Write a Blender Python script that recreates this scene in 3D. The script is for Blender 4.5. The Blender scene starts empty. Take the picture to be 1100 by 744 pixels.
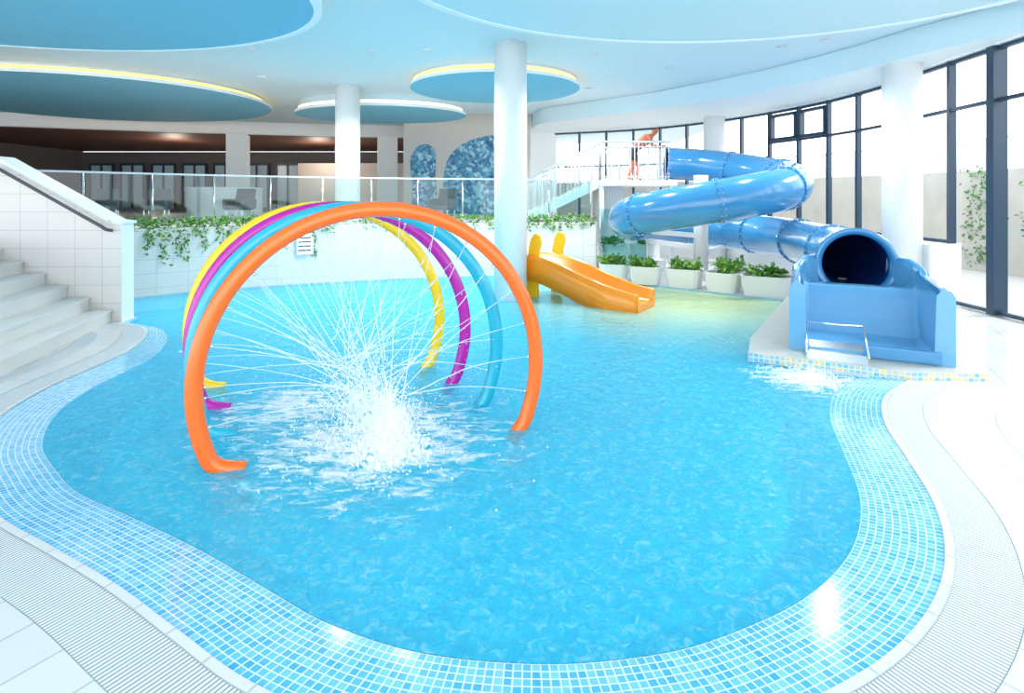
import bpy, bmesh, math, random
from mathutils import Vector, Matrix
from mathutils.geometry import tessellate_polygon
random.seed(7)
scene = bpy.context.scene
col = scene.collection

# ------------------------------------------------------------------ materials
def nt(name):
    m = bpy.data.materials.new(name); m.use_nodes = True
    n = m.node_tree; n.nodes.clear()
    out = n.nodes.new('ShaderNodeOutputMaterial')
    return m, n, out
def N(n, t, **kw):
    d = n.nodes.new(t)
    for k, v in kw.items(): setattr(d, k, v)
    return d
def mat(name, c, rough=.5, metal=0, bump=0, bscale=20, var=0, emit=None, es=0, coat=0, spec=.5):
    m, n, out = nt(name)
    p = N(n, 'ShaderNodeBsdfPrincipled')
    p.inputs['Base Color'].default_value = (*c, 1)
    p.inputs['Roughness'].default_value = rough
    p.inputs['Metallic'].default_value = metal
    p.inputs['Coat Weight'].default_value = coat
    p.inputs['Specular IOR Level'].default_value = spec
    if emit:
        p.inputs['Emission Color'].default_value = (*emit, 1)
        p.inputs['Emission Strength'].default_value = es
    tc = N(n, 'ShaderNodeTexCoord')
    no = N(n, 'ShaderNodeTexNoise'); no.inputs['Scale'].default_value = bscale
    n.links.new(tc.outputs['Object'], no.inputs['Vector'])
    if var:
        mx = N(n, 'ShaderNodeMix', data_type='RGBA')
        mx.inputs[6].default_value = (*c, 1)
        mx.inputs[7].default_value = (*[x*(1-var) for x in c], 1)
        n.links.new(no.outputs['Fac'], mx.inputs[0])
        n.links.new(mx.outputs[2], p.inputs['Base Color'])
    if bump:
        b = N(n, 'ShaderNodeBump'); b.inputs['Strength'].default_value = bump; b.inputs['Distance'].default_value = .02
        n.links.new(no.outputs['Fac'], b.inputs['Height']); n.links.new(b.outputs[0], p.inputs['Normal'])
    n.links.new(p.outputs[0], out.inputs[0])
    return m
def tilemat(name, w, h, c1, c2, cm, ms=.004, rough=.2, uv=False, axes='XY', offset=0, rot=0, bump=.15):
    m, n, out = nt(name)
    p = N(n, 'ShaderNodeBsdfPrincipled'); p.inputs['Roughness'].default_value = rough
    tc = N(n, 'ShaderNodeTexCoord')
    b = N(n, 'ShaderNodeTexBrick'); b.offset = offset; b.squash = 1
    b.inputs['Scale'].default_value = 1
    b.inputs['Brick Width'].default_value = w; b.inputs['Row Height'].default_value = h
    b.inputs['Mortar Size'].default_value = ms; b.inputs['Mortar Smooth'].default_value = .1
    b.inputs['Bias'].default_value = 0
    b.inputs['Color1'].default_value = (*c1, 1); b.inputs['Color2'].default_value = (*c2, 1); b.inputs['Mortar'].default_value = (*cm, 1)
    if uv: n.links.new(tc.outputs['UV'], b.inputs['Vector'])
    else:
        s = N(n, 'ShaderNodeSeparateXYZ'); c = N(n, 'ShaderNodeCombineXYZ')
        n.links.new(tc.outputs['Object'], s.inputs[0])
        n.links.new(s.outputs[axes[0]], c.inputs[0]); n.links.new(s.outputs[axes[1]], c.inputs[1])
        mp = N(n, 'ShaderNodeMapping'); mp.inputs['Rotation'].default_value = (0, 0, rot)
        n.links.new(c.outputs[0], mp.inputs[0]); n.links.new(mp.outputs[0], b.inputs['Vector'])
    n.links.new(b.outputs['Color'], p.inputs['Base Color'])
    bp = N(n, 'ShaderNodeBump'); bp.inputs['Strength'].default_value = bump; bp.inputs['Distance'].default_value = .005; bp.invert = True
    n.links.new(b.outputs['Fac'], bp.inputs['Height']); n.links.new(bp.outputs[0], p.inputs['Normal'])
    n.links.new(p.outputs[0], out.inputs[0])
    return m
def glassmat(name, tint, gl=.05):
    m, n, out = nt(name)
    t = N(n, 'ShaderNodeBsdfTransparent'); t.inputs[0].default_value = (*tint, 1)
    g = N(n, 'ShaderNodeBsdfGlossy'); g.inputs['Roughness'].default_value = .03
    x = N(n, 'ShaderNodeMixShader')
    lw = N(n, 'ShaderNodeLayerWeight'); lw.inputs[0].default_value = .2
    pw = N(n, 'ShaderNodeMath', operation='MULTIPLY_ADD'); pw.use_clamp = True
    n.links.new(lw.outputs['Facing'], pw.inputs[0]); pw.inputs[1].default_value = .16; pw.inputs[2].default_value = gl
    n.links.new(pw.outputs[0], x.inputs[0])
    n.links.new(t.outputs[0], x.inputs[1]); n.links.new(g.outputs[0], x.inputs[2]); n.links.new(x.outputs[0], out.inputs[0])
    return m
def dist_mask(n, pos, c, r0, r1):
    d = N(n, 'ShaderNodeVectorMath', operation='DISTANCE'); d.inputs[1].default_value = c
    n.links.new(pos, d.inputs[0])
    mr = N(n, 'ShaderNodeMapRange'); mr.inputs[1].default_value = r0; mr.inputs[2].default_value = r1
    mr.inputs[3].default_value = 1; mr.inputs[4].default_value = 0
    n.links.new(d.outputs['Value'], mr.inputs[0])
    return mr.outputs[0]
def math_(n, op, a, b, clamp=False):
    d = N(n, 'ShaderNodeMath', operation=op); d.use_clamp = clamp
    for i, v in enumerate((a, b)):
        if isinstance(v, (int, float)): d.inputs[i].default_value = v
        else: n.links.new(v, d.inputs[i])
    return d.outputs[0]

def watermat():
    m, n, out = nt('pool_water')
    tc = N(n, 'ShaderNodeTexCoord'); pos = tc.outputs['Object']
    n1 = N(n, 'ShaderNodeTexNoise'); n1.inputs['Scale'].default_value = 2.4; n1.inputs['Detail'].default_value = 4; n1.inputs['Distortion'].default_value = .9
    n2 = N(n, 'ShaderNodeTexNoise'); n2.inputs['Scale'].default_value = 16; n2.inputs['Detail'].default_value = 8; n2.inputs['Roughness'].default_value = .72; n2.inputs['Distortion'].default_value = .9
    for q in (n1, n2): n.links.new(pos, q.inputs['Vector'])
    hgt = math_(n, 'ADD', math_(n, 'MULTIPLY', n1.outputs['Fac'], 1.0), math_(n, 'MULTIPLY', n2.outputs['Fac'], .4))
    bp = N(n, 'ShaderNodeBump'); bp.inputs['Strength'].default_value = .8; bp.inputs['Distance'].default_value = .08
    n.links.new(hgt, bp.inputs['Height'])
    # tint; the lighter ramp end paints in caustic-like ripple light
    cr = N(n, 'ShaderNodeValToRGB')
    cr.color_ramp.elements[0].position = .30; cr.color_ramp.elements[0].color = (.0, .50, .88, 1)
    cr.color_ramp.elements[1].position = .70; cr.color_ramp.elements[1].color = (.42, .90, .99, 1)
    q_ = cr.color_ramp.elements.new(.52); q_.color = (.01, .66, .96, 1)
    n.links.new(n2.outputs['Fac'], cr.inputs[0])
    sh = dist_mask(n, pos, (3.9, 11.5, 0), .8, 4.6)  # yellow slide's reflection and sandy floor, both painted into the water colour
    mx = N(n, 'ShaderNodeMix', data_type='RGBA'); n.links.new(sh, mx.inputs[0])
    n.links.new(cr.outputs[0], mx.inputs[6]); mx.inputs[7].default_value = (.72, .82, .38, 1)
    p = N(n, 'ShaderNodeBsdfPrincipled'); p.inputs['Roughness'].default_value = .05; p.inputs['IOR'].default_value = 1.38
    n.links.new(mx.outputs[2], p.inputs['Base Color']); n.links.new(bp.outputs[0], p.inputs['Normal'])
    t = N(n, 'ShaderNodeBsdfTransparent'); t.inputs[0].default_value = (.6, .96, 1, 1)
    ms = N(n, 'ShaderNodeMixShader')
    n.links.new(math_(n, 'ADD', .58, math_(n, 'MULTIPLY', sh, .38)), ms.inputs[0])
    n.links.new(t.outputs[0], ms.inputs[1]); n.links.new(p.outputs[0], ms.inputs[2])
    # foam
    fa = dist_mask(n, pos, (-1.15, 4.75, 0), .15, 1.75)
    fb = dist_mask(n, pos, (3.35, 6.35, 0), .1, 1.0)
    fc = dist_mask(n, pos, (-2.1, 5.5, 0), .1, 1.4)
    fm = math_(n, 'MAXIMUM', math_(n, 'MAXIMUM', fa, fb), math_(n, 'MULTIPLY', fc, .85))
    n3 = N(n, 'ShaderNodeTexNoise'); n3.inputs['Scale'].default_value = 6.5; n3.inputs['Detail'].default_value = 8; n3.inputs['Roughness'].default_value = .72; n3.inputs['Distortion'].default_value = .6
    mp = N(n, 'ShaderNodeMapping'); mp.inputs['Scale'].default_value = (.7, 1.5, 1)
    n.links.new(pos, mp.inputs[0]); n.links.new(mp.outputs[0], n3.inputs['Vector'])
    s = math_(n, 'ADD', n3.outputs['Fac'], math_(n, 'MULTIPLY', fm, .36))
    mr = N(n, 'ShaderNodeMapRange'); mr.inputs[1].default_value = .68; mr.inputs[2].default_value = .84
    n.links.new(s, mr.inputs[0])
    fo = N(n, 'ShaderNodeBsdfPrincipled'); fo.inputs['Base Color'].default_value = (.82, .90, .94, 1); fo.inputs['Roughness'].default_value = .6
    n.links.new(bp.outputs[0], fo.inputs['Normal'])
    m2 = N(n, 'ShaderNodeMixShader'); n.links.new(mr.outputs[0], m2.inputs[0])
    n.links.new(ms.outputs[0], m2.inputs[1]); n.links.new(fo.outputs[0], m2.inputs[2])
    n.links.new(m2.outputs[0], out.inputs[0])
    return m
def spraymat(name, op, em=.0):
    m, n, out = nt(name)
    t = N(n, 'ShaderNodeBsdfTransparent')
    p = N(n, 'ShaderNodeBsdfPrincipled'); p.inputs['Base Color'].default_value = (.92, .96, .98, 1); p.inputs['Roughness'].default_value = .3
    p.inputs['Emission Color'].default_value = (.80, .93, 1, 1); p.inputs['Emission Strength'].default_value = em  # faint glow stands in for light scattered inside the spray
    l = N(n, 'ShaderNodeBsdfTranslucent'); l.inputs[0].default_value = (.92, .97, 1, 1)
    y = N(n, 'ShaderNodeMixShader'); n.links.new(p.outputs[0], y.inputs[1]); n.links.new(l.outputs[0], y.inputs[2]); y.inputs[0].default_value = .35
    x = N(n, 'ShaderNodeMixShader'); x.inputs[0].default_value = op
    n.links.new(t.outputs[0], x.inputs[1]); n.links.new(y.outputs[0], x.inputs[2]); n.links.new(x.outputs[0], out.inputs[0]); return m

M = {}
M['white'] = mat('white_plaster', (.86, .88, .89), .6)
M['ceil'] = mat('ceiling_paint', (.70, .83, .88), .8, var=.05, bscale=.15, spec=.2)
M['ceilw'] = mat('ceiling_rim_paint', (.86, .92, .94), .6)
M['disc'] = mat('blue_ceiling_paint', (.21, .53, .70), .8, spec=.2)
M['discpale'] = mat('pale_blue_ceiling_paint', (.62, .79, .86), .8, spec=.2)
M['cove_warm'] = mat('cove_light_warm', (.3, .2, .1), .5, emit=(1, .48, .12), es=2.0)
M['cove_cool'] = mat('cove_light_cool', (.5, .5, .5), .5, emit=(1, .86, .68), es=1.1)
M['mosaic'] = tilemat('rim_mosaic', .042, .042, (.06, .42, .74), (.22, .62, .85), (.70, .84, .90), .0035, .12, uv=True)
M['mosaicx'] = tilemat('curb_mosaic', .06, .06, (.12, .45, .8), (.8, .58, .2), (.66, .76, .8), .005, .2, uv=True)
M['poolfloor'] = tilemat('pool_floor_mosaic', .05, .05, (.0, .62, .92), (.04, .74, .97), (.38, .90, .99), .006, .3)
M['deck'] = tilemat('deck_tile', .6, .6, (.70, .70, .69), (.67, .67, .66), (.46, .46, .45), .006, .10, rot=.5)
M['ledge'] = tilemat('ledge_tile', .3, .3, (.58, .56, .50), (.54, .52, .46), (.42, .41, .38), .004, .3)
M['rimtile'] = tilemat('rim_tile', .3, .4, (.71, .72, .71), (.68, .69, .68), (.48, .50, .50), .006, .15, uv=True)
M['grate'] = tilemat('overflow_grating', .024, .5, (.80, .81, .81), (.78, .79, .80), (.24, .30, .34), .005, .45, uv=True, bump=.6)
M['wallt'] = tilemat('wall_tile_beige', .6, .3, (.82, .79, .75), (.79, .76, .72), (.60, .58, .55), .005, .35, uv=True)
M['wallxz'] = tilemat('stair_wall_tile', .45, .3, (.76, .72, .68), (.74, .70, .66), (.54, .51, .48), .005, .35, axes='XZ')
M['step'] = mat('step_stone', (.78, .76, .73), .35, var=.04, bscale=3)
M['frame'] = mat('dark_window_frame', (.02, .05, .09), .35)
M['wglass'] = glassmat('window_glass', (.95, .98, 1), .02)
M['bglass'] = glassmat('balustrade_glass', (.70, .88, .88), .05)
M['steel'] = mat('stainless_steel', (.75, .78, .8), .25, 1)
M['railw'] = mat('white_metal_rail', (.70, .73, .76), .35)
M['dark'] = mat('dark_handrail', (.08, .08, .09), .3)
M['brown'] = tilemat('brown_slat_ceiling', 8, .22, (.20, .08, .05), (.16, .07, .045), (.02, .01, .01), .03, .6)
M['darkwall'] = mat('dark_interior_wall', (.13, .12, .12), .6)
M['beige'] = mat('beige_wall', (.60, .56, .52), .6)
M['panel'] = mat('pale_glazed_panel', (.45, .64, .74), .2)
M['leaf'] = mat('leaf_green', (.07, .28, .03), .45, var=.5, bscale=9)
M['leaf2'] = mat('leaf_bright_green', (.22, .48, .06), .45, var=.4, bscale=9)
M['pot'] = mat('white_planter', (.84, .85, .84), .4)
M['soil'] = mat('soil', (.08, .05, .03), .9)
M['slide'] = mat('blue_fibreglass', (.05, .28, .57), .18, var=.12, bscale=1.5, coat=.5)
M['slidelt'] = mat('light_blue_gelcoat', (.13, .39, .66), .2, var=.1, bscale=1.5, coat=.5)
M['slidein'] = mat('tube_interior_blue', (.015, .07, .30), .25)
M['bolt'] = mat('bolt_white', (.65, .75, .85), .3)
M['yellow'] = mat('orange_yellow_gelcoat', (1.0, .30, .0), .2, var=.05, coat=.5)
M['yellow2'] = mat('yellow_panel', (1.0, .56, .01), .3)
M['concrete'] = mat('outdoor_concrete', (.58, .55, .49), .8, var=.3, bscale=1.5)
M['ground'] = mat('outdoor_paving', (.52, .52, .50), .8, var=.1)
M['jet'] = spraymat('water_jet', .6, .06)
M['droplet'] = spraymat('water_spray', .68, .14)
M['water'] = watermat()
M['lounge'] = mat('grey_upholstery', (.10, .13, .15), .6)
M['skin'] = mat('skin', (.55, .15, .08), .5)
M['trunks'] = mat('black_swim_trunks', (.02, .02, .03), .6)
M['hair'] = mat('brown_hair', (.06, .035, .02), .7)
RC = {'orange': mat('orange_ring', (.94, .14, .0), .25, coat=.4), 'cyan': mat('turquoise_ring', (.01, .41, .58), .25, coat=.4),
      'magenta': mat('magenta_ring', (.48, .0, .34), .25, coat=.4), 'yellow': mat('yellow_ring', (.96, .62, .0), .25, coat=.4)}

# ------------------------------------------------------------------ builder
class MB:
    def __init__(s, mats): s.v = []; s.f = []; s.mi = []; s.uv = []; s.sm = []; s.mats = mats
    def face(s, ids, mi=0, uv=None, sm=False): s.f.append(ids); s.mi.append(mi); s.uv.append(uv); s.sm.append(sm)
    def add(s, pts): i = len(s.v); s.v += [tuple(p) for p in pts]; return i
    def box(s, c, sz, rot=0, mi=0, tilt=None):
        hx, hy, hz = [a/2 for a in sz]; R = Matrix.Rotation(rot, 3, 'Z')
        if tilt is not None: R = R @ tilt
        c = Vector(c)
        i = s.add([c + R @ Vector((x, y, z)) for x in (-hx, hx) for y in (-hy, hy) for z in (-hz, hz)])
        for q in ((0,1,3,2),(4,6,7,5),(0,4,5,1),(2,3,7,6),(0,2,6,4),(1,5,7,3)): s.face([i+k for k in q], mi)
    def bar(s, a, b, w, h, mi=0):
        a = Vector(a); b = Vector(b); d = b-a; L = d.length
        rz = math.atan2(d.y, d.x); t = Matrix.Rotation(-math.atan2(d.z, math.hypot(d.x, d.y)), 3, 'Y')
        s.box((a+b)/2, (L, w, h), rz, mi, t)
    def sweep(s, pts, r, n=12, mi=0, closed=False, caps=True, flip=False):
        pts = [Vector(p) for p in pts]; m = len(pts)
        rs = r if isinstance(r, (list, tuple)) else [r]*m
        T = []
        for k in range(m):
            if closed: t = pts[(k+1) % m]-pts[k-1]
            else: t = pts[min(k+1, m-1)]-pts[max(k-1, 0)]
            T.append(t.normalized())
        up = Vector((0, 0, 1)) if abs(T[0].z) < .95 else Vector((1, 0, 0))
        nrm = (up - T[0]*up.dot(T[0])).normalized()
        i0 = len(s.v)
        for k in range(m):
            nrm = (nrm - T[k]*nrm.dot(T[k])).normalized(); bi = T[k].cross(nrm)
            for j in range(n):
                a = 2*math.pi*j/n
                s.v.append(tuple(pts[k] + (nrm*math.cos(a)+bi*math.sin(a))*rs[k]))
        for k in range(m if closed else m-1):
            k2 = (k+1) % m
            for j in range(n):
                q = [i0+k*n+j, i0+k*n+(j+1) % n, i0+k2*n+(j+1) % n, i0+k2*n+j]
                if flip: q.reverse()
                s.face(q, mi, sm=True)
        if caps and not closed:
            s.face([i0+j for j in range(n)][::-1], mi); s.face([i0+(m-1)*n+j for j in range(n)], mi)
    def cyl(s, a, b, r, n=12, mi=0, r2=None): s.sweep([a, b], [r, r if r2 is None else r2], n, mi)
    def strip(s, A, B, mi=0, flip=False, v0=0):
        u = 0; i0 = s.add(A); j0 = s.add(B); U = [0]
        for k in range(1, len(A)): u += ((Vector(A[k])-Vector(A[k-1])).length + (Vector(B[k])-Vector(B[k-1])).length)/2; U.append(u)
        for k in range(len(A)-1):
            w1 = (Vector(A[k])-Vector(B[k])).length; w2 = (Vector(A[k+1])-Vector(B[k+1])).length
            q = [i0+k, i0+k+1, j0+k+1, j0+k]; uv = [(U[k], v0), (U[k+1], v0), (U[k+1], v0+w2), (U[k], v0+w1)]
            if flip: q.reverse(); uv.reverse()
            s.face(q, mi, uv)
    def poly(s, loops, z, mi=0, down=False):
        L = [[Vector((p[0], p[1], 0)) for p in l] for l in loops]
        tr = tessellate_polygon(L); flat = [p for l in L for p in l]
        i0 = s.add([(p.x, p.y, z) for p in flat])
        for t in tr:
            a, b, c = [flat[k] for k in t]
            cr = (b-a).cross(c-a).z
            if abs(cr) < 1e-9: continue
            t = list(t)
            if (cr < 0) != down: t.reverse()
            s.face([i0+k for k in t], mi)
    def prism(s, p, z0, z1, mi=0, mside=None):
        s.poly([p], z1, mi); s.poly([p], z0, mi, True)
        q = list(p)+[p[0]]
        area = sum(q[k][0]*q[k+1][1]-q[k+1][0]*q[k][1] for k in range(len(p)))
        s.strip([(a[0], a[1], z0) for a in q], [(a[0], a[1], z1) for a in q], mi if mside is None else mside, flip=area < 0)
    def obj(s, name, parent=None, bevel=0, smooth=False):
        me = bpy.data.meshes.new(name); me.from_pydata(s.v, [], s.f)
        for m in s.mats: me.materials.append(m)
        uvl = me.uv_layers.new(name='UVMap')
        for p in me.polygons:
            p.material_index = s.mi[p.index]; p.use_smooth = s.sm[p.index] or smooth
            uv = s.uv[p.index]
            if uv:
                for k, li in enumerate(p.loop_indices): uvl.data[li].uv = uv[k]
        me.update()
        o = bpy.data.objects.new(name, me); col.objects.link(o)
        if parent: o.parent = parent
        if bevel:
            b = o.modifiers.new('bevel', 'BEVEL'); b.width = bevel; b.segments = 3; b.limit_method = 'ANGLE'
        return o
def empty(name):
    e = bpy.data.objects.new(name, None); col.objects.link(e); e.empty_display_size = .2; return e
def cr(pts, n=10):
    P = [Vector(p) for p in pts]; P = [2*P[0]-P[1]]+P+[2*P[-1]-P[-2]]; out = []
    for i in range(1, len(P)-2):
        for k in range(n):
            t = k/n
            out.append(.5*((2*P[i])+(P[i+1]-P[i-1])*t+(2*P[i-1]-5*P[i]+4*P[i+1]-P[i+2])*t*t+(3*P[i]-P[i-1]-3*P[i+1]+P[i+2])*t**3))
    out.append(P[-2]); return out
def resample(P, d):
    P = [Vector(p) for p in P]; L = [0]
    for k in range(1, len(P)): L.append(L[-1]+(P[k]-P[k-1]).length)
    n = max(1, round(L[-1]/d)); out = []; j = 0
    for i in range(n+1):
        s = L[-1]*i/n
        while j < len(P)-2 and L[j+1] < s: j += 1
        t = (s-L[j])/max(1e-9, L[j+1]-L[j]); out.append(P[j].lerp(P[j+1], min(1, t)))
    return out
def normals(P):
    out = []
    for k in range(len(P)):
        d = P[min(k+1, len(P)-1)]-P[max(k-1, 0)]; d = Vector((d.x, d.y)); d.normalize(); out.append(Vector((-d.y, d.x)))
    return out

# ------------------------------------------------------------------ pool
free = [(-6.38, 9.15), (-5.75, 8.75), (-5.35, 8.15), (-5.08, 7.4), (-5.0, 6.7), (-4.95, 5.95), (-4.72, 5.15), (-4.25, 4.4), (-3.7, 3.88), (-3.24, 3.53), (-2.65, 3.22),
        (-2.05, 2.90), (-1.51, 2.57), (-1.07, 2.31), (-.5, 2.10), (.17, 2.03), (.78, 2.10), (1.25, 2.26), (1.72, 2.50), (2.16, 2.84), (2.51, 3.24),
        (2.80, 3.72), (3.07, 4.36), (3.36, 5.05), (3.8, 5.7), (4.4, 6.2)]
F = [Vector((p.x, p.y)) for p in resample(cr([(x, y, 0) for x, y in free], 8), .09)]
FN = normals(F)
nF = len(F)
def wid(k):
    t = k/(nF-1)
    w = .42
    if t < .16: w = .10+.32*(t/.16)
    return w
PW = [Vector((p.x, p.y)) for p in resample(cr([(-9.3, 10.2, 0), (-7.94, 11.4, 0), (-6.9, 12.3, 0), (-5.2, 13.3, 0), (-2.4, 14.4, 0), (.5, 15.0, 0), (2.3, 15.3, 0)], 8), .3)]
rest = [(2.98, 7.02), (3.35, 7.8), (5.5, 11.15), (3.8, 12.7), (2.3, 14.2)] + [tuple(p) for p in reversed(PW)] + [(-8.9, 9.6), (-6.4, 9.55)]
outline = [tuple(p) for p in F] + rest
inner = [tuple(F[k]+FN[k]*wid(k)) for k in range(nF)]
floorin = [tuple(F[k]+FN[k]*(wid(k)+.42)) for k in range(nF)]
p = MB([M['mosaic'], M['poolfloor'], M['ledge']])
A = [(a.x, a.y, 0) for a in F]; B = [(b[0], b[1], -.035) for b in inner]; C = [(c[0], c[1], -.30) for c in floorin]
p.strip(A, B, 0, flip=True); p.strip(B, C, 0, flip=True)
rr = [outline[nF-1]]+rest+[outline[0]]
p.strip([(a[0], a[1], .0) for a in rr], [(a[0], a[1], -.45) for a in rr], 0, flip=True)
p.poly([outline], -.32, 1)
p.obj('swimming_pool_basin')
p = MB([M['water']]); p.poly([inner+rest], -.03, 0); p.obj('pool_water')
# overflow rim bands
p = MB([M['rimtile'], M['grate']])
def band(o0, o1, mi, z):
    p.strip([(F[k].x-FN[k].x*o1, F[k].y-FN[k].y*o1, z) for k in range(nF)], [(F[k].x-FN[k].x*o0, F[k].y-FN[k].y*o0, z) for k in range(nF)], mi, flip=False)
band(0, .05, 0, .006); band(.05, .33, 1, .004); band(.33, .62, 0, .006); band(.62, .86, 1, .004); band(.86, .92, 0, .006)
p.obj('overflow_grating_rim')
# ------------------------------------------------------------------ floor
p = MB([M['deck']])
p.poly([[(-24, -3), (8.5, -3), (8.5, 11.5), (8.9, 13), (8.5, 16), (7, 19), (4.8, 21.2), (1.8, 22.6), (-9.8, 22.6), (-24, 20)], outline[::-1]], 0, 0)
p.obj('floor')
# curb under the slide
p = MB([M['ledge'], M['mosaicx']])
p.prism([(2.96, 7.0), (4.43, 6.2), (5.25, 6.15), (5.95, 8.2), (6.5, 10.5), (5.5, 11.15), (3.33, 7.8)], -.02, .085, 0, 1)
p.obj('slide_plinth')
# ------------------------------------------------------------------ planter wall + upper floor
PN = normals(PW)
p = MB([M['wallt'], M['white'], M['soil']])
bk = [(PW[k]+PN[k]*.4) for k in range(len(PW))]
p.strip([(a.x, a.y, -.45) for a in PW], [(a.x, a.y, 1.40) for a in PW], 0)
p.strip([(a.x, a.y, 1.40) for a in PW], [(b.x, b.y, 1.40) for b in bk], 1)
p.strip([(a.x, a.y, 1.40) for a in bk], [(a.x, a.y, -.3) for a in bk], 1)
p.strip([(PW[k].x+PN[k].x*.1, PW[k].y+PN[k].y*.1, 1.405) for k in range(len(PW))], [(PW[k].x+PN[k].x*.34, PW[k].y+PN[k].y*.34, 1.405) for k in range(len(PW))], 2)
p.obj('wall_pool_back')
p = MB([M['beige'], M['wallxz']])
p.prism([tuple(b) for b in bk]+[(2.4, 15.7), (2.4, 21.9), (1.6, 22.3), (.6, 31), (-24, 31), (-24, 5.5), (-9.6, 5.5), (-9.6, 9.5)], -.01, 1.38, 0, 1)
p.obj('upper_floor_terrace')
# balustrade
p = MB([M['bglass'], M['steel'], M['railw']])
BL = [PW[k]+PN[k]*.5 for k in range(len(PW))]
BL = [Vector((q.x, q.y)) for q in resample([(b.x, b.y, 0) for b in BL], 1.25)]
for k in range(len(BL)-1):
    a, b = BL[k], BL[k+1]; d = (b-a).normalized()*.03; a2, b2 = a+d, b-d
    i = p.add([(a2.x, a2.y, 1.42), (b2.x, b2.y, 1.42), (b2.x, b2.y, 2.54), (a2.x, a2.y, 2.54)]); p.face([i, i+1, i+2, i+3], 0)
    p.bar((a.x, a.y, 2.57), (b.x, b.y, 2.57), .05, .04, 2)
for b in BL: p.cyl((b.x, b.y, 1.38), (b.x, b.y, 2.57), .022, 8, 1)
p.obj('glass_balustrade')
# ------------------------------------------------------------------ stairs (left)
p = MB([M['step']])
for i in range(7):
    x = -.36*i
    p.prism([(-6.6+x, 9.19), (-9.55, 9.19), (-9.55, 5.9), (-5.66+x, 5.9)], .0 if i == 0 else .2*i-.0, .2*(i+1)-.03)
    p.prism([(-6.57+x, 9.19), (-9.55, 9.19), (-9.55, 5.87), (-5.62+x, 5.87)], .2*(i+1)-.03, .2*(i+1))
p.obj('stone_staircase')
p = MB([M['wallxz'], M['white']])
prof = [(-6.43, 0), (-6.43, 1.60), (-6.62, 1.64), (-8.5, 2.68), (-9.6, 2.75), (-9.6, 0)]
i0 = p.add([(x, 9.2, z) for x, z in prof]); j0 = p.add([(x, 9.5, z) for x, z in prof]); n_ = len(prof)
p.face([i0+k for k in range(n_)][::-1], 0); p.face([j0+k for k in range(n_)], 0)
for k in range(n_): p.face([i0+k, i0+(k+1) % n_, j0+(k+1) % n_, j0+k], 1)
p.bar((-6.40, 9.35, 1.63), (-6.62, 9.35, 1.65), .36, .05, 1); p.bar((-6.6, 9.35, 1.65), (-8.5, 9.35, 2.70), .36, .05, 1)
p.obj('wall_stair_side')
p = MB([M['dark'], M['steel']])
hp = [(-6.55, 9.15, 1.50), (-6.58, 9.06, 1.52), (-6.66, 9.04, 1.58), (-8.3, 9.04, 2.5), (-9.3, 9.04, 2.62)]
p.sweep(hp, .028, 10)
for t in (.08, .4, .75, .98):
    x = -6.66-1.64*t; z = 1.58+.92*t
    p.cyl((x, 9.04, z-.02), (x, 9.2, z-.09), .012, 8)
p.obj('stair_handrail')
# ------------------------------------------------------------------ ivy / leaves
def leaves(p, c, n, spread, size, mi_choices=(0, 1), up=.5):
    for _ in range(n):
        o = Vector((random.gauss(0, spread[0]), random.gauss(0, spread[1]), random.gauss(0, spread[2])))+Vector(c)
        d = Vector((random.uniform(-1, 1), random.uniform(-1, 1), random.uniform(-.6, 1)+up-.5)).normalized()
        s_ = d.cross(Vector((random.uniform(-1, 1), random.uniform(-1, 1), random.uniform(-1, 1)))).normalized()
        L = size*random.uniform(.6, 1.3); w = L*.28
        nn = d.cross(s_)*L*.12
        i = p.add([o, o+d*L*.5+s_*w+nn, o+d*L, o+d*L*.5-s_*w+nn, o+d*L*.5])
        m = random.choice(mi_choices)
        p.face([i, i+1, i+4], m); p.face([i+1, i+2, i+4], m); p.face([i, i+4, i+3], m); p.face([i+4, i+2, i+3], m)
p = MB([M['leaf'], M['leaf2']])
nP = len(PW)
for k in range(nP-1):
    t = k/(nP-1)
    dens = 1.0 if .08 < t < .42 else (.25 if t < .6 else .7)
    for q in range(3):
        a = PW[k].lerp(PW[k+1], q/3)
        hang = random.uniform(.1, .75) if .08 < t < .42 else random.uniform(.03, .2)
        leaves(p, (a.x+PN[k].x*.12, a.y+PN[k].y*.12, 1.50), int(22*dens), (.12, .1, .06), .10)
        if random.random() < (.6 if t < .42 else .5):
            z = 1.4
            while z > 1.4-hang:
                leaves(p, (a.x-PN[k].x*.05, a.y-PN[k].y*.05, z), 4, (.04, .025, .03), .09, up=0); z -= .06
p.obj('trailing_ivy')
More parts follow.
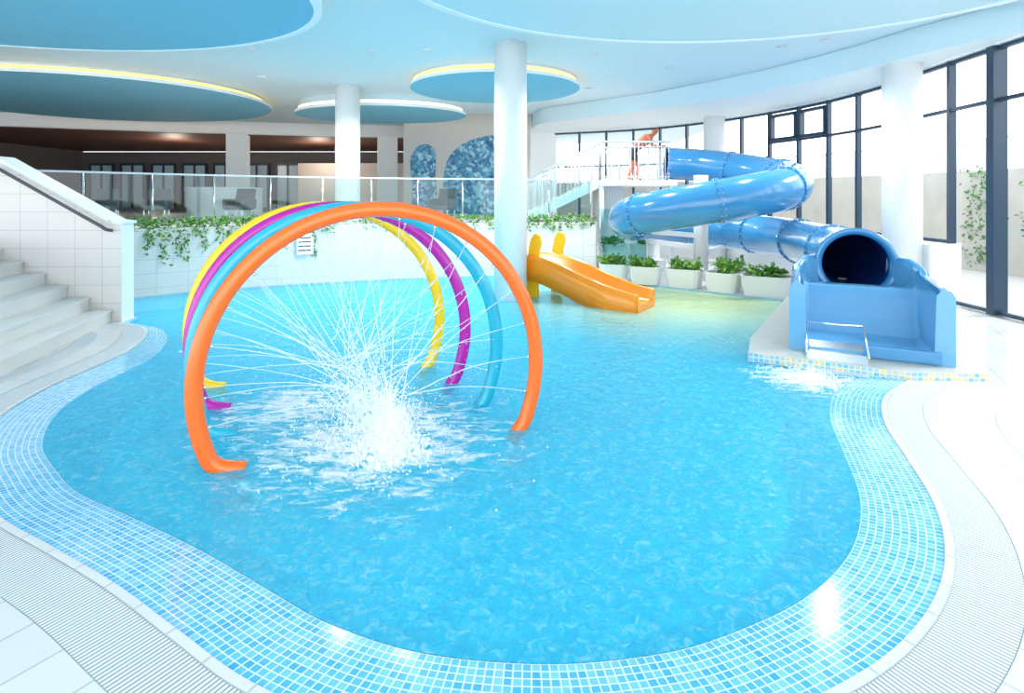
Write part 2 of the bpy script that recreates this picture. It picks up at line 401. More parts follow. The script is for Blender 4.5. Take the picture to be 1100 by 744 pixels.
def planter(x, y, z, w, d, h, rot, nleaf=230, ls=.13):
    p = MB([M['pot'], M['soil'], M['leaf'], M['leaf2']])
    R = Matrix.Rotation(rot, 2)
    def ring(sc, zz):
        out = []
        for k in range(24):
            a = 2*math.pi*k/24; ca, sa = math.cos(a), math.sin(a)
            q = Vector((abs(ca)**.45*math.copysign(1, ca)*w/2*sc, abs(sa)**.45*math.copysign(1, sa)*d/2*sc)); q = R @ q
            out.append((x+q.x, y+q.y, zz))
        return out
    rings = [ring(.86, z), ring(.95, z+h*.5), ring(1, z+h*.93), ring(1.03, z+h*.95), ring(1.03, z+h), ring(.92, z+h), ring(.9, z+h*.85)]
    ids = [p.add(r) for r in rings]
    for a, b in zip(ids[:-1], ids[1:]):
        for k in range(24): p.face([a+k, a+(k+1) % 24, b+(k+1) % 24, b+k], 0, sm=False)
    p.face([ids[-1]+k for k in range(24)], 1); p.face([ids[0]+k for k in range(24)][::-1], 0)
    for _ in range(7):
        ox = R @ Vector((random.uniform(-.36, .36)*w, random.uniform(-.28, .28)*d))
        leaves(p, (x+ox.x, y+ox.y, z+h+random.uniform(.03, .1)), nleaf//7, (.07, .07, .05), ls, (2, 3, 3), up=.5)
    p.obj('potted_plant')
for a in [(2.55, 13.95, 0, .72, .6, .42, -.3), (3.22, 13.42, 0, .72, .6, .42, -.5), (4.0, 12.93, 0, .78, .6, .42, -.6), (4.66, 12.3, 0, .72, .6, .42, -.7), (5.35, 11.72, 0, 1.0, .6, .42, -.6),
          (5.2, 13.2, 0, .8, .6, .42, -.2), (7.1, 12.2, 0, .8, .6, .46, -.6), (2.95, 16.05, .3, .7, .55, .45, 0), (3.75, 16.05, .3, .7, .55, .45, 0)]:
    planter(*a)
p = MB([M['white']]); p.prism([(2.42, 15.62), (4.3, 15.62), (4.3, 16.5), (2.42, 16.5)], 0, .3); p.obj('planter_ledge')

# ------------------------------------------------------------------ windows right
W = [Vector((q.x, q.y)) for q in cr([(8.2, -3, 0), (8.25, 3, 0), (8.32, 8, 0), (8.45, 11.4, 0), (8.62, 13.2, 0), (8.27, 15.6, 0), (7.0, 18.4, 0), (4.8, 20.8, 0), (1.66, 22.2, 0)], 8)]
WR = [Vector((q.x, q.y)) for q in resample([(a.x, a.y, 0) for a in W], 1.05)]
wn = 1
ZT = 4.65
sill = MB([M['white'], M['ceilw']])
for k in range(len(WR)-1):
    a, b = WR[k], WR[k+1]
    low = (a.y+b.y)/2 < 10.9
    z0 = .02 if low else 1.17
    p = MB([M['frame'], M['wglass']])
    rz = math.atan2(b.y-a.y, b.x-a.x); L = (b-a).length; c = (a+b)/2
    p.box((a.x, a.y, (z0+ZT)/2), (.075, .13, ZT-z0), rz)
    if k == len(WR)-2: p.box((b.x, b.y, (z0+ZT)/2), (.075, .13, ZT-z0), rz)
    for z in ([z0+.04, 3.72, ZT-.04] if low else [z0+.04, 3.72 if a.y < 16 else 3.3, ZT-.04]): p.box((c.x, c.y, z), (L, .10, .06), rz)
    i = p.add([(a.x, a.y, z0), (b.x, b.y, z0), (b.x, b.y, ZT), (a.x, a.y, ZT)]); p.face([i, i+1, i+2, i+3], 1)
    if 14.6 < a.y < 16.4:   # opening sash
        for z in (3.8, 4.5): p.box((c.x, c.y, z), (L*.9, .16, .08), rz)
        for s_ in (-1, 1): p.box((c.x+math.cos(rz)*s_*L*.42, c.y+math.sin(rz)*s_*L*.42, 4.15), (.08, .16, .75), rz)
    if 8.7 < a.y < 9.75: p.box((a.x, a.y, (z0+ZT)/2), (.16, .24, ZT-z0), rz)
    p.obj('window_%d' % wn); wn += 1
    if not low:
        sill.box((c.x, c.y, .585), (L+.02, .35, 1.17), rz, 0)
    sill.box((c.x, c.y, (ZT+5.2)/2), (L+.03, .22, 5.2-ZT), rz, 1)
sill.prism([(7.98, 10.65), (8.4, 10.65), (8.5, 11.4), (8.6, 13.2), (8.3, 13.2), (8.12, 11.6)], 0, 1.15, 0)
sill.obj('wall_window_sill')
# soffit over the window bay
Fs = [(q.x, q.y) for q in cr([(8.3, 8.2, 0), (7.95, 9.2, 0), (7.45, 10.4, 0), (6.95, 12.0, 0), (6.0, 14.0, 0), (4.3, 16.4, 0), (2.5, 18.1, 0), (1.15, 19.4, 0), (.75, 20.7, 0)], 8)]
p = MB([M['ceilw'], M['discpale']])
Wb = [(a.x, a.y) for a in W if a.y > 8.5]
p.prism(Fs+Wb[::-1], 4.68, 5.19, 0, 1); p.obj('ceiling_bulkhead')
# ------------------------------------------------------------------ ceiling
p = MB([M['ceil']])
p.box((-7.7, 14, 5.35), (33.4, 35, .3)); p.obj('ceiling')
def disc(name, cx, cy, rx, ry, mt, cove, z=4.95, border=0):
    p = MB([mt, M['ceilw'], cove, M['ceil']]); n = 96
    e = lambda s_: [(cx+rx*s_*math.cos(2*math.pi*k/n), cy+ry*s_*math.sin(2*math.pi*k/n)) for k in range(n)]
    p.prism(e(1), z, z+.09, 0, 1)
    q = e(.965); q.append(q[0]); p.strip([(a[0], a[1], z+.09) for a in q], [(a[0], a[1], z+.19) for a in q], 2)
    if z+.19 < 5.19: p.strip([(a[0], a[1], z+.19) for a in q], [(a[0], a[1], 5.2) for a in q], 3)
    if border:
        o = e(1.0); o.append(o[0]); i_ = e(1-border); i_.append(i_[0])
        p.strip([(a[0], a[1], z-.012) for a in o], [(a[0], a[1], z-.012) for a in i_], 1)
        p.strip([(a[0], a[1], z-.012) for a in i_], [(a[0], a[1], z) for a in i_], 1); p.strip([(a[0], a[1], z-.012) for a in o], [(a[0], a[1], z) for a in o], 1)
    p.obj(name)
disc('ceiling_disc', -12.5, 16.9, 4.9, 4.2, M['disc'], M['cove_warm'])
disc('ceiling_disc', -7.6, 8.2, 4.7, 3.1, M['disc'], M['cove_warm'], z=5.0, border=.028)
disc('ceiling_disc', -.45, 14.95, 2.25, 2.1, M['disc'], M['cove_warm'])
disc('ceiling_disc', -4.35, 18.65, 2.8, 2.0, M['disc'], M['cove_cool'], z=4.82)
disc('ceiling_disc', 3.1, 6.9, 4.9, 3.8, M['discpale'], M['ceilw'], z=5.0, border=.03)
p = MB([M['railw'], M['frame']])
DL = [(-3, 12), (-1.8, 11.9), (1.8, 12.3), (3.8, 13.5), (5.6, 11.6), (2.2, 16), (-3.2, 14.2), (.6, 17.6), (-8.4, 12.0), (-6.5, 14.5), (6.3, 11.2), (-5.5, 11.8)]
for x, y in DL:
    p.cyl((x, y, 5.17), (x, y, 5.21), .11, 20); p.cyl((x, y, 5.16), (x, y, 5.175), .08, 16, 0)
p.obj('ceiling_downlights')
# ------------------------------------------------------------------ columns
def column(x, y, r, z0, z1=5.2):
    p = MB([M['white']]); p.cyl((x, y, z0), (x, y, z1), r, 48)
    p.cyl((x, y, z0), (x, y, z0+.12), r+.012, 48); p.obj('round_column')
column(-.03, 11.5, .335, -.35); column(-4.63, 15.75, .34, 1.38); column(6.55, 18.1, .33, 0); column(7.78, 11.15, .34, 0)
# ------------------------------------------------------------------ back room
p = MB([M['white']])
FL = [(-24, 18.6), (-20, 20), (-13, 22.5), (-9, 23.5), (-4, 24.4), (-3.9, 20.95)]
for a, b in zip(FL[:-1], FL[1:]): p.bar((*a, 4.95), (*b, 4.95), .3, .5)
p.obj('wall_fascia')
p = MB([M['brown']]); p.prism([(-24, 18.7), (-20, 20.1), (-13, 22.6), (-9, 23.6), (-4, 24.5), (-4, 31), (-24, 31)], 4.68, 4.8); p.obj('ceiling_slatted')
p = MB([M['white']])
for x, y in [(-11.35, 23.15), (-5.4, 24.2)]: p.box((x, y, 3.04), (.8, .7, 3.32), .3)
p.obj('wall_pillars')
p = MB([M['darkwall'], M['panel'], M['frame'], M['beige']])
p.box((-11.5, 30.9, 3.0), (25, .2, 3.3), 0, 0); p.box((-23.9, 18, 3.3), (.2, 26, 3.9), 0, 0)
for k in range(11):
    x = -22.5+k*1.7
    p.box((x, 30.7, 2.75), (1.2, .1, 2.3), 0, 1)
    for s_ in (-.62, 0, .62): p.box((x+s_, 30.62, 2.75), (.09, .08, 2.4), 0, 2)
    p.box((x, 30.62, 3.95), (1.3, .08, .12), 0, 2)
p.box((-7.5, 27.5, 2.6), (6, .2, 2.4), 0, 3)
p.obj('wall_back')
p = MB([M['beige'], M['white']])
p.box((-1.7, 20.95, 3.29), (4.7, .25, 3.82), 0, 0); p.bar((.62, 20.9, 3.29), (1.7, 22.3, 3.29), .2, 3.8, 1)
p.obj('wall_mural')
# mural
def muralmat():
    m, n, out = nt('mural_mosaic')
    tc = N(n, 'ShaderNodeTexCoord')
    s = N(n, 'ShaderNodeSeparateXYZ'); c = N(n, 'ShaderNodeCombineXYZ'); n.links.new(tc.outputs['Object'], s.inputs[0])
    n.links.new(s.outputs[0], c.inputs[0]); n.links.new(s.outputs[2], c.inputs[1])
    v = N(n, 'ShaderNodeTexVoronoi'); v.inputs['Scale'].default_value = 9; n.links.new(c.outputs[0], v.inputs['Vector'])
    w = N(n, 'ShaderNodeTexNoise'); w.inputs['Scale'].default_value = 1.6
    n.links.new(c.outputs[0], w.inputs['Vector'])
    sp = N(n, 'ShaderNodeSeparateColor'); n.links.new(v.outputs['Color'], sp.inputs[0])
    f = math_(n, 'ADD', math_(n, 'MULTIPLY', sp.outputs[0], .7), math_(n, 'MULTIPLY', w.outputs['Fac'], .4))
    r = N(n, 'ShaderNodeValToRGB'); e = r.color_ramp.elements
    e[0].position = .15; e[0].color = (.01, .08, .22, 1); e[1].position = .98; e[1].color = (.50, .72, .80, 1)
    q = e.new(.6); q.color = (.05, .30, .48, 1)
    n.links.new(f, r.inputs[0])
    p = N(n, 'ShaderNodeBsdfPrincipled'); p.inputs['Roughness'].default_value = .4
    n.links.new(r.outputs[0], p.inputs['Base Color']); n.links.new(p.outputs[0], out.inputs[0]); return m
p = MB([muralmat()])
def blob(pts, y=20.80):
    q = [(v.x, v.y) for v in cr([(a, b, 0) for a, b in pts+[pts[0]]], 5)][:-1]
    L = [Vector((a, b, 0)) for a, b in q]; tr = tessellate_polygon([L])
    i0 = p.add([(a.x, y, a.y) for a in L]); j0 = p.add([(a.x, y+.02, a.y) for a in L])
    for t in tr: p.face([i0+k for k in t], 0)
    for k in range(len(L)): p.face([i0+k, i0+(k+1) % len(L), j0+(k+1) % len(L), j0+k], 0)
blob([(-3.75, 1.5), (-3.72, 2.6), (-3.78, 3.5), (-3.5, 4.0), (-3.1, 4.05), (-2.85, 3.75), (-2.85, 3.0), (-2.8, 2.2), (-2.85, 1.5)])
blob([(-2.55, 1.5), (-2.58, 2.4), (-2.5, 3.2), (-2.2, 3.8), (-1.7, 4.15), (-1.1, 4.35), (-.5, 4.4), (-.15, 4.1), (-.15, 3.2), (-.12, 2.3), (-.15, 1.5)])
p.obj('mosaic_mural')
# lounge chairs on the terrace
def lounge(x, y, rot):
    p = MB([M['lounge'], M['steel']]); R = Matrix.Rotation(rot, 3, 'Z'); o = Vector((x, y, 1.38))
    def b(c, s_, tilt=None, mi=0): p.box(o+R @ Vector(c), s_, rot, mi, tilt)
    b((0, 0, .38), (.62, .6, .14)); b((0, .3, .68), (.62, .12, .6), Matrix.Rotation(-.22, 3, 'X'))
    for s_ in (-1, 1):
        b((s_*.33, .02, .5), (.09, .62, .3))
        for t in (-.22, .24): p.cyl(o+R @ Vector((s_*.28, t, 0)), o+R @ Vector((s_*.28, t, .34)), .02, 8, 1)
    p.obj('lounge_chair', bevel=.03)
for a in [(-11.2, 17.6, .3), (-8.6, 17.6, -.2), (-13.2, 18.2, .5), (-2.2, 17.8, -.4)]: lounge(*a)
p = MB([M['white'], M['panel']])
arc = [(-10.5+1.3*math.cos(a), 20.6+1.3*math.sin(a)) for a in [math.pi*(1+k/16) for k in range(17)]]
arc2 = [(-10.5+.8*math.cos(a), 20.6+.8*math.sin(a)) for a in [math.pi*(1+k/16) for k in range(17)]]
p.prism(arc+arc2[::-1], 1.38, 2.45, 0); p.obj('reception_counter')

# ------------------------------------------------------------------ water rings
C0 = Vector((-1.08, 4.6, .56)); u = Vector((.948, .317, 0)); zz = Vector((0, 0, 1)); step = Vector((-.37, .62, 0)); R_ = 1.365
names = ['orange', 'cyan', 'magenta', 'yellow']
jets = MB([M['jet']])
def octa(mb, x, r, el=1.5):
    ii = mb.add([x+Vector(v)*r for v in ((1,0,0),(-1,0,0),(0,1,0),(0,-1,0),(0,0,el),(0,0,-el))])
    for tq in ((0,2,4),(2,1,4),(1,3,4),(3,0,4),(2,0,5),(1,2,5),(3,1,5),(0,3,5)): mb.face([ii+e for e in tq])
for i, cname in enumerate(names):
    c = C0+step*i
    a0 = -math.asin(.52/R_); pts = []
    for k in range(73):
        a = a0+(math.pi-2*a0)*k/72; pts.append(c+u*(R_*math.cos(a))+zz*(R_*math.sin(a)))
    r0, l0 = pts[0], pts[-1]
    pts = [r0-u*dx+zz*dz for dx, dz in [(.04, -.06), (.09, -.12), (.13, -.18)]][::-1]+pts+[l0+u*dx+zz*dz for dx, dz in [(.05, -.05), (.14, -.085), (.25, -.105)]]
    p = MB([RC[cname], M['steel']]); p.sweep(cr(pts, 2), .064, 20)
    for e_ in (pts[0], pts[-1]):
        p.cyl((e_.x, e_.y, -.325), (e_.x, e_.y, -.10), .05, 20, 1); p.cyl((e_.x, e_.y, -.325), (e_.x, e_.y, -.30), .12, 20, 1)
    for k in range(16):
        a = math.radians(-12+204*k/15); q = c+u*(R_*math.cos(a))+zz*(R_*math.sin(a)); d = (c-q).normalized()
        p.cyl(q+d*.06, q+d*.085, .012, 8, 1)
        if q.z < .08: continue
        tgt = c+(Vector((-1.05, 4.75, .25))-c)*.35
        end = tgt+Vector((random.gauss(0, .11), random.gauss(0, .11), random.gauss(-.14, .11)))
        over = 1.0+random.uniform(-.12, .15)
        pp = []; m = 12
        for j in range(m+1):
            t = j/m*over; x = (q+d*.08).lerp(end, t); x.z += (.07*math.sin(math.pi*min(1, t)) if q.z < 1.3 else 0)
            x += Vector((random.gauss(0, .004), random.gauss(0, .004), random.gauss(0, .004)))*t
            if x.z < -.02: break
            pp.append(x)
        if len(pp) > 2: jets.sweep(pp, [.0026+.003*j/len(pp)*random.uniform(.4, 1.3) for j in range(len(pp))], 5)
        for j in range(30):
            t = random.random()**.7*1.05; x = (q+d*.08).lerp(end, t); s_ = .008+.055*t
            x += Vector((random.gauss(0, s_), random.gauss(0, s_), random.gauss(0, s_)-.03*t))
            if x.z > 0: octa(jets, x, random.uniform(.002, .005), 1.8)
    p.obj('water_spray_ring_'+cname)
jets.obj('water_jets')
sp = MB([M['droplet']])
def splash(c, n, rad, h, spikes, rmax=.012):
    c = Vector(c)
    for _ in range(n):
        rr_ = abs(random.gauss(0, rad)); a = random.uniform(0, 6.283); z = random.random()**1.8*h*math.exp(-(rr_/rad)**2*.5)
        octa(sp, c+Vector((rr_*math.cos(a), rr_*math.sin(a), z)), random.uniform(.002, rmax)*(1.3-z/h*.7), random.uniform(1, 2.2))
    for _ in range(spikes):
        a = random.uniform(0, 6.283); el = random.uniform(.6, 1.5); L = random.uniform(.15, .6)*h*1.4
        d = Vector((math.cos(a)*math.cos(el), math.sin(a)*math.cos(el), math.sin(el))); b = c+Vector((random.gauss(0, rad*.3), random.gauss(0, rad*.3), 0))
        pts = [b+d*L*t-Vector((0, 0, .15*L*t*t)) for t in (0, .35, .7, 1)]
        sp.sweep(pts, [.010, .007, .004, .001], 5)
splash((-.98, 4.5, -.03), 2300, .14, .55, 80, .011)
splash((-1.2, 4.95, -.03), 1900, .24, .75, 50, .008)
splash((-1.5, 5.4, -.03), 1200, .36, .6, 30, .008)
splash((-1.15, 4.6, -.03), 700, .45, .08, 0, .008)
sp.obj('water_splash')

# ------------------------------------------------------------------ blue tube slide
path = cr([(4.45, 16.05, 3.05), (5.4, 15.9, 2.98), (6.3, 15.1, 2.78), (6.68, 13.8, 2.52), (6.2, 12.5, 2.3), (5.0, 11.85, 2.08), (3.7, 12.1, 1.85), (2.85, 13.05, 1.63), (3.05, 14.3, 1.46), (4.2, 15.05, 1.34),
           (5.5, 14.6, 1.22), (6.2, 13.3, 1.15), (6.25, 11.9, 1.09), (6.05, 10.7, 1.06), (5.72, 9.55, 1.04), (5.22, 8.5, 1.03)], 10)
root = empty('blue_tube_slide')
p = MB([M['slide'], M['slidein']])
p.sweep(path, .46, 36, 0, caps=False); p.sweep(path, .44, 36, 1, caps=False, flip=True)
p.obj('tube', root)
p = MB([M['slide'], M['bolt']])
rp = resample(path, .16)
for k in range(0, len(rp)-4, 11):
    t = (rp[min(k+1, len(rp)-1)]-rp[max(k-1, 0)]).normalized(); c = rp[k]
    s1 = t.cross(zz).normalized(); s2 = s1.cross(t)
    n = 36; ids = []
    for off, r in ((-.03, .455), (-.03, .495), (.03, .495), (.03, .455)):
        ids.append(p.add([c+t*off+(s1*math.cos(2*math.pi*j/n)+s2*math.sin(2*math.pi*j/n))*r for j in range(n)]))
    for a, b in zip(ids[:-1], ids[1:]):
        for j in range(n): p.face([a+j, a+(j+1) % n, b+(j+1) % n, b+j], 0, sm=False)
    for j in range(18):
        a = 2*math.pi*j/18; d = s1*math.cos(a)+s2*math.sin(a)
        for sg in (-1, 1): p.cyl(c+t*.03*sg+d*.477, c+t*.048*sg+d*.477, .012, 6, 1)
p.obj('flanges', root)
# mouth bell
a_ = Vector((-.46, -.888, 0)); s_v = Vector((.888, -.46, 0)); O = Vector((5.14, 8.37, 0))
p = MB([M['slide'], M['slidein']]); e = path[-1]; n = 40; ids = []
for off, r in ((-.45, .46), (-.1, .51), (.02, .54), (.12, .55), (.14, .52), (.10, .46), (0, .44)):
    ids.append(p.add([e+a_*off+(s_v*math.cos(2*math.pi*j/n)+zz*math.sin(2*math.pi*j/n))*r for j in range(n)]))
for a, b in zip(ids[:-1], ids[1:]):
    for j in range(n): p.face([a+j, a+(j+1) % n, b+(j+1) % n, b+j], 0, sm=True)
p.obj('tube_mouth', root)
# run-out tub : collar, raised lip, steep face, flat trough with armchair walls
def lerp(a, b, t): return a+(b-a)*max(0, min(1, t))
p = MB([M['slidelt'], M['slide']])
st = []; T_ = [-.35, -.1, .1, .25, .36, .44, .50, .58, .68, .78, .88, 1.0, 1.3, 1.6, 1.8]
for t in T_:
    hw = lerp(.60, .84, (t+.1)/.42); H = lerp(1.16, .98, (t-.1)/.4) if t < 1.5 else lerp(.98, .93, (t-1.5)/.35)
    q = max(0, min(1, (t-.48)/.34)); zf = .78-.64*(q*q*(3-2*q))
    if t < .2: zf = .62
    th = .15
    prof = [(-hw, .08), (-hw, H-.06), (-hw+.04, H), (-hw+th-.04, H), (-hw+th, H-.05), (-hw+th+.02, zf+.05), (-hw+th+.07, zf), (hw-th-.07, zf), (hw-th-.02, zf+.05), (hw-th, H-.05), (hw-th+.04, H), (hw-.04, H), (hw, H-.06), (hw, .08)]
    st.append(p.add([O+a_*t+s_v*x+zz*z for x, z in prof]))
n = 14
for a, b in zip(st[:-1], st[1:]):
    for k in range(n): p.face([a+k, a+(k+1) % n, b+(k+1) % n, b+k], 0 if 3 < k < 9 else 1, sm=False)
p.face([st[0]+k for k in range(n)], 1); p.face([st[-1]+k for k in range(n)][::-1], 0)
p.obj('runout_tub', root, bevel=.015)
p = MB([M['slide']])   # front kerb of the tub, open on the left for the water chute
p.bar(O+a_*1.80+s_v*(-.05)+zz*.17, O+a_*1.80+s_v*.72+zz*.17, .08, .14)
p.obj('tub_front_kerb', root, bevel=.012)
p = MB([M['steel'], M['bglass'], M['jet']])
f0 = O+a_*1.55
for x0, x1 in ((-.66, -.02),):
    q0 = f0+s_v*x0+zz*.19; q1 = f0+s_v*x1+zz*.19; dn = a_*.62-zz*.13
    i = p.add([q0, q1, q1+dn, q0+dn]); p.face([i, i+1, i+2, i+3], 0)
    for q in (q0, q1):
        i = p.add([q, q+dn, q+dn+zz*.10, q+zz*.22]); p.face([i, i+1, i+2, i+3], 1)
        p.cyl(q+zz*.22, q+dn+zz*.10, .012, 8, 0)
    p.cyl(q0+zz*.22, q1+zz*.22, .012, 8, 0)
    i = p.add([q0+dn*.6+zz*.02, q1+dn*.6+zz*.02, q1+dn+zz*.02, q0+dn+zz*.02, q1+dn+a_*.1-zz*.09, q0+dn+a_*.1-zz*.09]); p.face([i, i+1, i+2, i+3], 2); p.face([i+3, i+2, i+4, i+5], 2)
p.obj('water_chute', root)
# supports
p = MB([M['railw']])
p.cyl((4.6, 13.6, 0), (4.6, 13.6, 2.6), .17, 28); p.cyl((4.6, 13.6, 0), (4.6, 13.6, .03), .3, 28)
for b in ((4.9, 12.3, 1.6), (3.3, 13.2, 1.25), (6.2, 13.7, 2.0), (3.5, 14.3, .95), (5.4, 14.3, .8)): p.bar((4.6, 13.6, b[2]-.12), b, .09, .12)
for x, y, z in ((6.3, 12.0, .66), (5.85, 9.9, .62)): p.cyl((x, y, 0), (x, y, z), .07, 16)
p.obj('supports', root)
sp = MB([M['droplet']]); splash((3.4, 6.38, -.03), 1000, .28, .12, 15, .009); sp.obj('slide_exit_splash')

# ------------------------------------------------------------------ yellow slide
root = empty('orange_kids_slide')
cl = cr([(.32, 12.05, .60), (.72, 11.8, .56), (1.2, 11.4, .40), (1.65, 11.0, .22), (2.1, 10.65, .10), (2.5, 10.38, .06)], 6)
p = MB([M['yellow']]); ids = []
for k, c in enumerate(cl):
    d = cl[min(k+1, len(cl)-1)]-cl[max(k-1, 0)]; d.z = 0; d.normalize(); sd = Vector((d.y, -d.x, 0)); t = k/(len(cl)-1)
    hw = .33+.06*t; H = .20+.10*math.sin(t*math.pi); b = max(c.z-.25, -.3)
    if t > .7: b = -.28
    prof = [(-hw-.05, b), (-hw-.07, c.z+H), (-hw-.03, c.z+H+.03), (-hw, c.z+H), (-hw+.08, c.z+.05), (-hw+.2, c.z), (hw-.2, c.z), (hw-.08, c.z+.05), (hw, c.z+H), (hw+.03, c.z+H+.03), (hw+.07, c.z+H), (hw+.05, b)]
    ids.append(p.add([Vector((c.x, c.y, 0))+sd*x+zz*z for x, z in prof]))
n = 12
for a, b in zip(ids[:-1], ids[1:]):
    for k in range(n): p.face([a+k, a+(k+1) % n, b+(k+1) % n, b+k], 0, sm=(k not in (11,)))
p.face([ids[0]+k for k in range(n)]); p.face([ids[-1]+k for k in range(n)][::-1])
p.obj('trough', root)
p = MB([M['yellow2'], M['steel']])
def panel(cx, cy, dx, dy, prof, th=.06):
    d = Vector((dx, dy, 0)).normalized(); nn = Vector((-d.y, d.x, 0))*th/2; m = len(prof)
    i = p.add([Vector((cx, cy, 0))+d*x+zz*z-nn for x, z in prof]); j = p.add([Vector((cx, cy, 0))+d*x+zz*z+nn for x, z in prof])
    p.face([i+k for k in range(m)]); p.face([j+k for k in range(m)][::-1])
    for k in range(m): p.face([i+k, i+(k+1) % m, j+(k+1) % m, j+k])
pf = [(-.12, -.3), (.16, -.3), (.15, .5), (.17, .9), (.24, 1.12), (.20, 1.26), (.08, 1.30), (-.02, 1.18), (-.10, .8)]
panel(.42, 11.72, .8, -.6, pf); panel(.98, 12.45, .8, -.6, pf)
p.box((.52, 12.15, .56), (.5, .75, .06), -.64)
for k in range(3): p.box((.12-.1*k, 12.40+.07*k, .38-.2*k), (.2, .7, .05), -.64)
p.obj('platform_panels', root)

# ------------------------------------------------------------------ slide tower: stairs, landing, rails
root = empty('slide_tower')
p = MB([M['white'], M['step']])
p.prism([(2.45, 15.6), (4.62, 15.6), (4.62, 17.4), (2.45, 17.4)], 2.40, 2.55, 0)
p.box((4.5, 15.7, 1.2), (.12, .12, 2.4)); p.box((4.5, 17.3, 1.2), (.12, .12, 2.4)); p.box((2.9, 17.0, 1.2), (.9, .15, 2.4)); p.box((2.52, 16.5, 1.9), (.12, 1.6, 1.0))
for i in range(7):
    x = .32+.31*i
    p.box((x+.16, 16.5, 1.38+.165*(i+1)-.03), (.34, 1.2, .06), 0, 1)
    p.box((x+.03, 16.5, 1.38+.165*(i+.5)), (.03, 1.2, .165), 0, 1)
for y in (15.88, 17.12): p.bar((.25, y, 1.40), (2.5, y, 2.5), .06, .26, 0)
p.obj('landing_and_stairs', root)
p = MB([M['railw']])
def rail(a, b, h=1.08, n=12, mids=False):
    a = Vector(a); b = Vector(b); U = zz
    p.cyl(a+U*h, b+U*h, .03, 10); p.cyl(a+U*.1, b+U*.1, .018, 8); p.cyl(a+U*(h-.14), b+U*(h-.14), .016, 8)
    for k in range(n+1):
        q = a.lerp(b, k/n); p.cyl(q, q+U*h, .024 if k % 5 == 0 else .012, 6)
rail((.25, 15.88, 1.42), (2.48, 15.88, 2.52), n=20); rail((.25, 17.12, 1.42), (2.48, 17.12, 2.52), n=20)
rail((2.48, 15.66, 2.55), (4.4, 15.66, 2.55), n=18); rail((2.48, 17.34, 2.55), (4.58, 17.34, 2.55), n=18); rail((4.58, 16.6, 2.55), (4.58, 17.34, 2.55), n=5)
rail((2.48, 15.66, 2.55), (2.48, 15.88, 2.55), n=2)
p.obj('railings', root)
p = MB([M['bglass'], M['steel']])
p.box((3.1, 15.55, 1.0), (1.3, .02, 1.5), 0, 0)
for x in (2.45, 3.75): p.cyl((x, 15.55, 0), (x, 15.55, 1.78), .025, 8, 1)
p.obj('glass_screen', root)

# ------------------------------------------------------------------ person
def person(P0):
    me = bpy.data.meshes.new('b'); bm = bmesh.new(); sk = bm.verts.layers.skin.verify()
    def v(x, y, z, r, root=False):
        q = bm.verts.new((x, y, z)); q[sk].radius = (r, r) if not isinstance(r, tuple) else r; q[sk].use_root = root; return q
    def ch(*vs):
        for a, b in zip(vs[:-1], vs[1:]): bm.edges.new((a, b))
    pel = v(0, 0, .90, (.15, .17), True); wa = v(.14, 0, 1.05, (.13, .15)); che = v(.34, 0, 1.18, (.14, .19)); up = v(.46, 0, 1.27, (.10, .14)); ne = v(.54, 0, 1.33, .06)
    h1 = v(.59, 0, 1.39, .085); h2 = v(.63, 0, 1.47, .10); h3 = v(.64, 0, 1.54, .07)
    ch(pel, wa, che, up, ne, h1, h2, h3)
    for s in (-1, 1):
        hip = v(.0, s*.11, .84, .11); kn = v(.07+.07*s, s*.13, .48, .07); an = v(-.02+.12*s, s*.13, .09, .045); ft = v(.12+.12*s, s*.14, .038, .038)
        ch(pel, hip, kn, an, ft)
        sh = v(.46, s*.20, 1.25, .066); el = v(.56, s*.25, 1.02, .046); wr = v(.76, s*.21, .98, .03); pm = v(.83, s*.20, .99, (.02, .036))
        ch(up, sh, el, wr, pm)
        for f in range(4):
            fy = s*(.20+(f-1.5)*.018); L = (.065, .078, .072, .055)[f]
            a = v(.86, fy, 1.0, .009); b = v(.86+L*.6, fy, .99, .008); c = v(.86+L*.75, fy, .95, .007); ch(pm, a, b, c)
        a = v(.84, s*.155, .98, .010); b = v(.87, s*.14, .95, .008); ch(pm, a, b)
    bm.to_mesh(me); bm.free()
    o = bpy.data.objects.new('tmp', me); col.objects.link(o)
    o.modifiers.new('s', 'SKIN').use_smooth_shade = True; o.modifiers.new('u', 'SUBSURF').levels = 2; o.modifiers['u'].render_levels = 2
    dg = bpy.context.evaluated_depsgraph_get(); m2 = bpy.data.meshes.new_from_object(o.evaluated_get(dg)); bpy.data.objects.remove(o)
    for m in (M['skin'], M['trunks'], M['hair']): m2.materials.append(m)
    for pl in m2.polygons:
        c = pl.center; pl.use_smooth = True; pl.material_index = 0
        if .58 < c.z < .98 and c.x < .22: pl.material_index = 1
        if c.z > 1.46 and (c.x < .64 or c.z > 1.56): pl.material_index = 2
    root = empty('person'); root.location = P0; root.rotation_euler = (0, 0, -.25)
    b = bpy.data.objects.new('body', m2); col.objects.link(b); b.parent = root
    p = MB([M['skin'], M['trunks']])
    for s in (-1, 1): p.sweep([(.61, s*.09, 1.44), (.61, s*.11, 1.47), (.61, s*.095, 1.50)], [.012, .02, .012], 8); p.sweep([(.715, s*.03, 1.475), (.728, s*.03, 1.475)], .011, 8, 1)
    p.sweep([(.71, 0, 1.48), (.75, 0, 1.45), (.72, 0, 1.44)], [.008, .016, .01], 8); p.cyl((.70, -.02, 1.405), (.70, .02, 1.405), .009, 8)
    p.obj('face', root)
    return root
person((3.55, 16.35, 2.55))

# ------------------------------------------------------------------ small details
p = MB([M['steel'], M['frame']]); p.box((-4.95, 13.36, .95), (.38, .05, .5), .47, 0)
for k in range(4): p.box((-4.95, 13.33, .8+k*.1), (.28, .03, .03), .47, 1)
p.obj('wall_jet_panel')
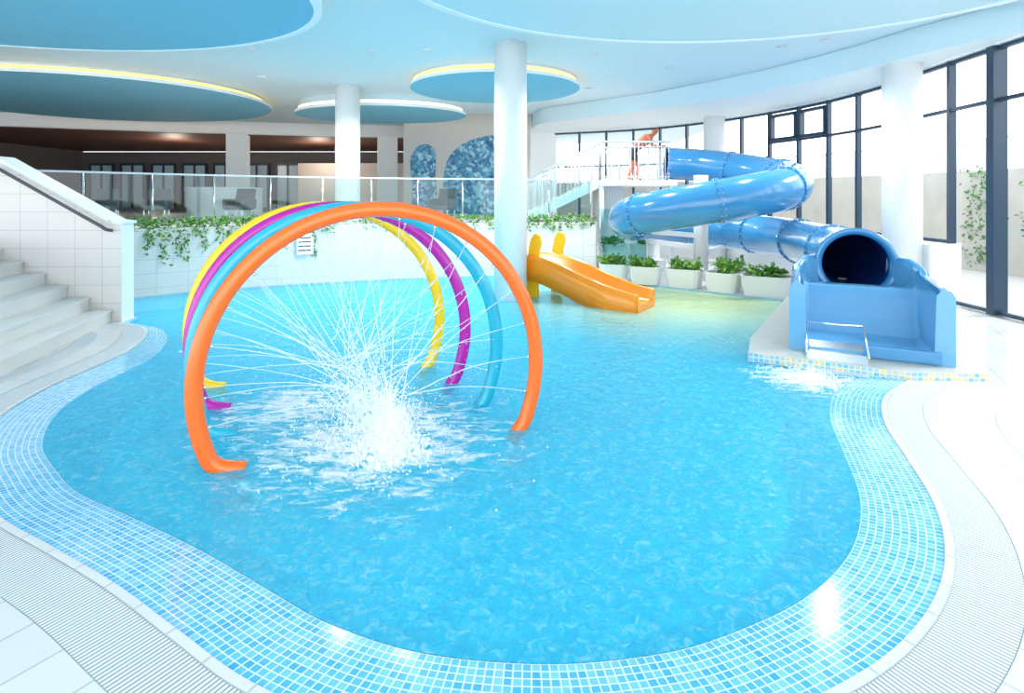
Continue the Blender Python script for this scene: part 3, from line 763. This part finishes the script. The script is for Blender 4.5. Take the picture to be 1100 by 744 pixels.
# ------------------------------------------------------------------ outside
p = MB([M['ground']]); p.box((22, 12, -.1), (27, 60, .1)); p.box((4, 34, -.1), (20, 22, .1)); p.obj('ground_outside')
p = MB([M['concrete'], M['railw'], M['leaf']])
OW = [(q.x, q.y) for q in cr([(13.5, -3, 0), (13.6, 6, 0), (13.8, 13, 0), (13.2, 18, 0), (11, 23, 0), (7, 26.5, 0), (2, 28, 0)], 6)]
for a, b in zip(OW[:-1], OW[1:]):
    p.bar((*a, 1.4), (*b, 1.4), .3, 2.9); p.bar((*a, 3.75), (*b, 3.75), .05, .05, 1)
    for k in range(8):
        q = Vector((*a, 2.8)).lerp(Vector((*b, 2.8)), k/8); p.cyl(q, q+zz*.95, .018, 5, 1)
for y in (12.3, 14, 16):
    for z in range(15): leaves(p, (13.4, y+random.gauss(0, .1), .3+z*.18), 20, (.05, .3, .1), .14, (2,), 0)
p.obj('retaining_wall')

# ------------------------------------------------------------------ light
w = bpy.data.worlds.new('World'); scene.world = w; w.use_nodes = True
bg = w.node_tree.nodes['Background']; bg.inputs[0].default_value = (.94, .97, 1, 1); bg.inputs[1].default_value = 2.8
s = bpy.data.lights.new('sun', 'SUN'); s.energy = 3.2; s.angle = .3; s.color = (1, .98, .94)
so = bpy.data.objects.new('sun', s); col.objects.link(so); so.rotation_euler = Vector((-.75, -.05, -.62)).to_track_quat('-Z', 'Y').to_euler()
for x, y in DL[:10]:
    l = bpy.data.lights.new('downlight_lamp', 'SPOT'); l.energy = 330; l.spot_size = 2.5; l.spot_blend = .8; l.shadow_soft_size = .12; l.color = (1, .98, .95)
    o = bpy.data.objects.new('downlight_lamp', l); o.location = (x, y, 5.1); col.objects.link(o)
for x, y in [(-9, 26.0), (-15, 24.8)]:  # added fill lights without fixtures, to brighten the dark lobby
    l = bpy.data.lights.new('lobby_fill', 'POINT'); l.energy = 90; l.shadow_soft_size = .4; l.color = (1, .85, .7)
    o = bpy.data.objects.new('lobby_fill', l); o.location = (x, y, 3.9); col.objects.link(o)
cam = bpy.data.cameras.new('camera'); co = bpy.data.objects.new('camera', cam); col.objects.link(co)
co.location = (0, 0, 2); co.rotation_euler = (math.pi/2, 0, 0); cam.lens = 19.64; cam.sensor_width = 36; cam.shift_y = -.143; cam.clip_start = .05
scene.camera = co
scene.view_settings.view_transform = 'Standard'
scene.view_settings.exposure = .42
